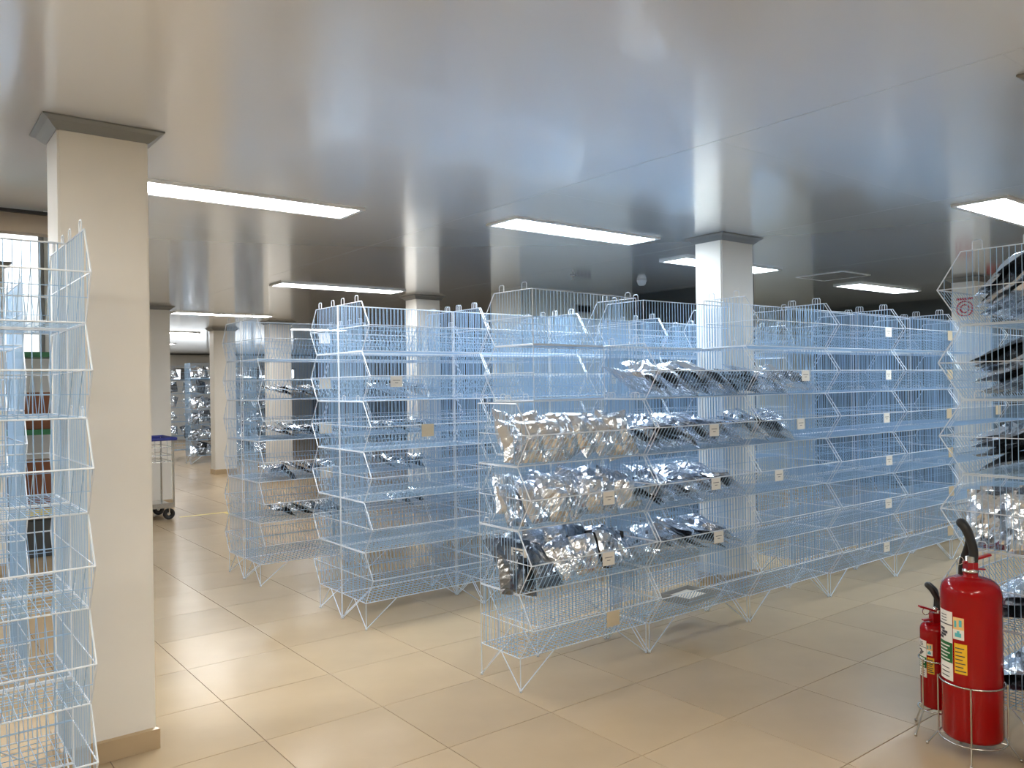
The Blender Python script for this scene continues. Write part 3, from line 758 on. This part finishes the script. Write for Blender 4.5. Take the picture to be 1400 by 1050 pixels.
bm = bmesh.new(); bx(bm, x0-.01, x1+.01, y0-.01, y1+.01, .15, .18); bx(bm, x0-.01, x1+.01, y0-.01, y0, .18, .21); ob('deck', me('deck', bm, M_STEEL), t)
for (x, y) in ((x0+.05, y0+.04), (x1-.05, y0+.04), (x0+.05, y1-.04), (x1-.05, y1-.04)):
    bm = bmesh.new()
    lathe(bm, [(.03, -.018), (.066, -.018), (.07, -.012), (.07, .012), (.066, .018), (.03, .018), (.03, -.018)], 20)
    wh = ob('wheel', me('wheel', bm, M_RUBBER), t, (x, y, .071), (PI/2, 0, 0))
    bm = bmesh.new(); lathe(bm, [(0, -.012), (.03, -.012), (.03, .012), (0, .012)], 14); ob('hub', me('hub', bm, M_STEEL), wh)
    bm = bmesh.new(); bx(bm, -.006, .006, -.028, -.022, -.01, .075); bx(bm, -.006, .006, .022, .028, -.01, .075); bx(bm, -.02, .02, -.03, .03, .072, .0795)
    ob('caster_fork', me('caster_fork', bm, M_STEEL), t, (x, y, .071))
# yellow floor marking
t = ob('floor_marking', None, loc=(3.2, 10.6, 0), label='faded yellow tape mark on the floor beside the cart', cat='floor marking')
bm = bmesh.new(); bx(bm, -.25, .35, -.03, .03, .0003, .001); ob('long_strip', me('long_strip', bm, M_YTAPE), t)
bm = bmesh.new(); bx(bm, .29, .35, -.33, -.031, .0003, .001); ob('short_strip', me('short_strip', bm, M_YTAPE), t)

# ------------------------------------------------------------------ storage shelf below the window with cartons
sx0, sx1, sy0, sy1 = .92, 1.40, 8.95, 9.40
t = ob('storage_shelf', None, loc=(0, 0, 0), label='green edged storage shelf below the bright window', cat='shelf')
for x in (sx0-.5, sx1):
    for y in (sy0, sy1):
        bm = bmesh.new(); bx(bm, x-.02, x+.02, y-.02, y+.02, 0.001, 2.1); ob('post', me('post', bm, M_WINF), t)
for z, m, nm in ((.42, M_YTAPE, 'yellow'), (1.19, M_GREEN, 'green'), (1.94, M_GREEN, 'green')):
    bm = bmesh.new(); bx(bm, sx0-.47, sx1-.03, sy0-.02, sy1+.02, z, z+.05); ob('shelf_board', me('shelf_board', bm, m), t, label='%s shelf board' % nm)
def carton(x0, x1, z0, z1, label, m=M_CARTON):
    c = ob('carton', None, loc=((x0+x1)/2, 9.17, z0), label=label, cat='carton', group='brown cartons on the storage shelf')
    hx = (x1-x0)/2; h = z1-z0
    bm = bmesh.new(); bx(bm, -hx, hx, -.17, .17, .001, h)
    bmesh.ops.bevel(bm, geom=bm.edges[:], offset=.006, segments=1, affect='EDGES'); ob('body', me('body', bm, m), c)
    bm = bmesh.new(); bx(bm, -hx*.9, hx*.9, -.025, .025, h, h+.001); ob('tape', me('tape', bm, M_CARDB), c)
carton(.96, 1.34, 1.24, 1.60, 'brown carton on the upper green shelf board, below the window')
carton(.50, .92, 1.24, 1.55, 'brown carton on the upper green shelf board, nearer the end column')
carton(.96, 1.34, .47, .93, 'tall brown carton on the yellow shelf board')
carton(.50, .92, .47, .80, 'low brown carton on the yellow shelf board')
carton(.90, 1.34, 0.0, .36, 'dark carton on the floor under the yellow shelf board', M_WALLD)

# ------------------------------------------------------------------ wall vent
t = ob('wall_vent', None, loc=(6.93, 7.379, 2.54), label='small dark vent of four openings high on the pale back wall', cat='vent')
bm = bmesh.new(); bx(bm, -.13, .13, -.012, 0, -.05, .05); ob('plate', me('plate', bm, M_WINF), t)
bm = bmesh.new(); bx(bm, -.024, .024, -.004, 0, -.036, .036); op = me('opening', bm, M_BLACK)
for k in range(4): ob('opening', op, t, (-.09+.06*k, -.0125, 0))
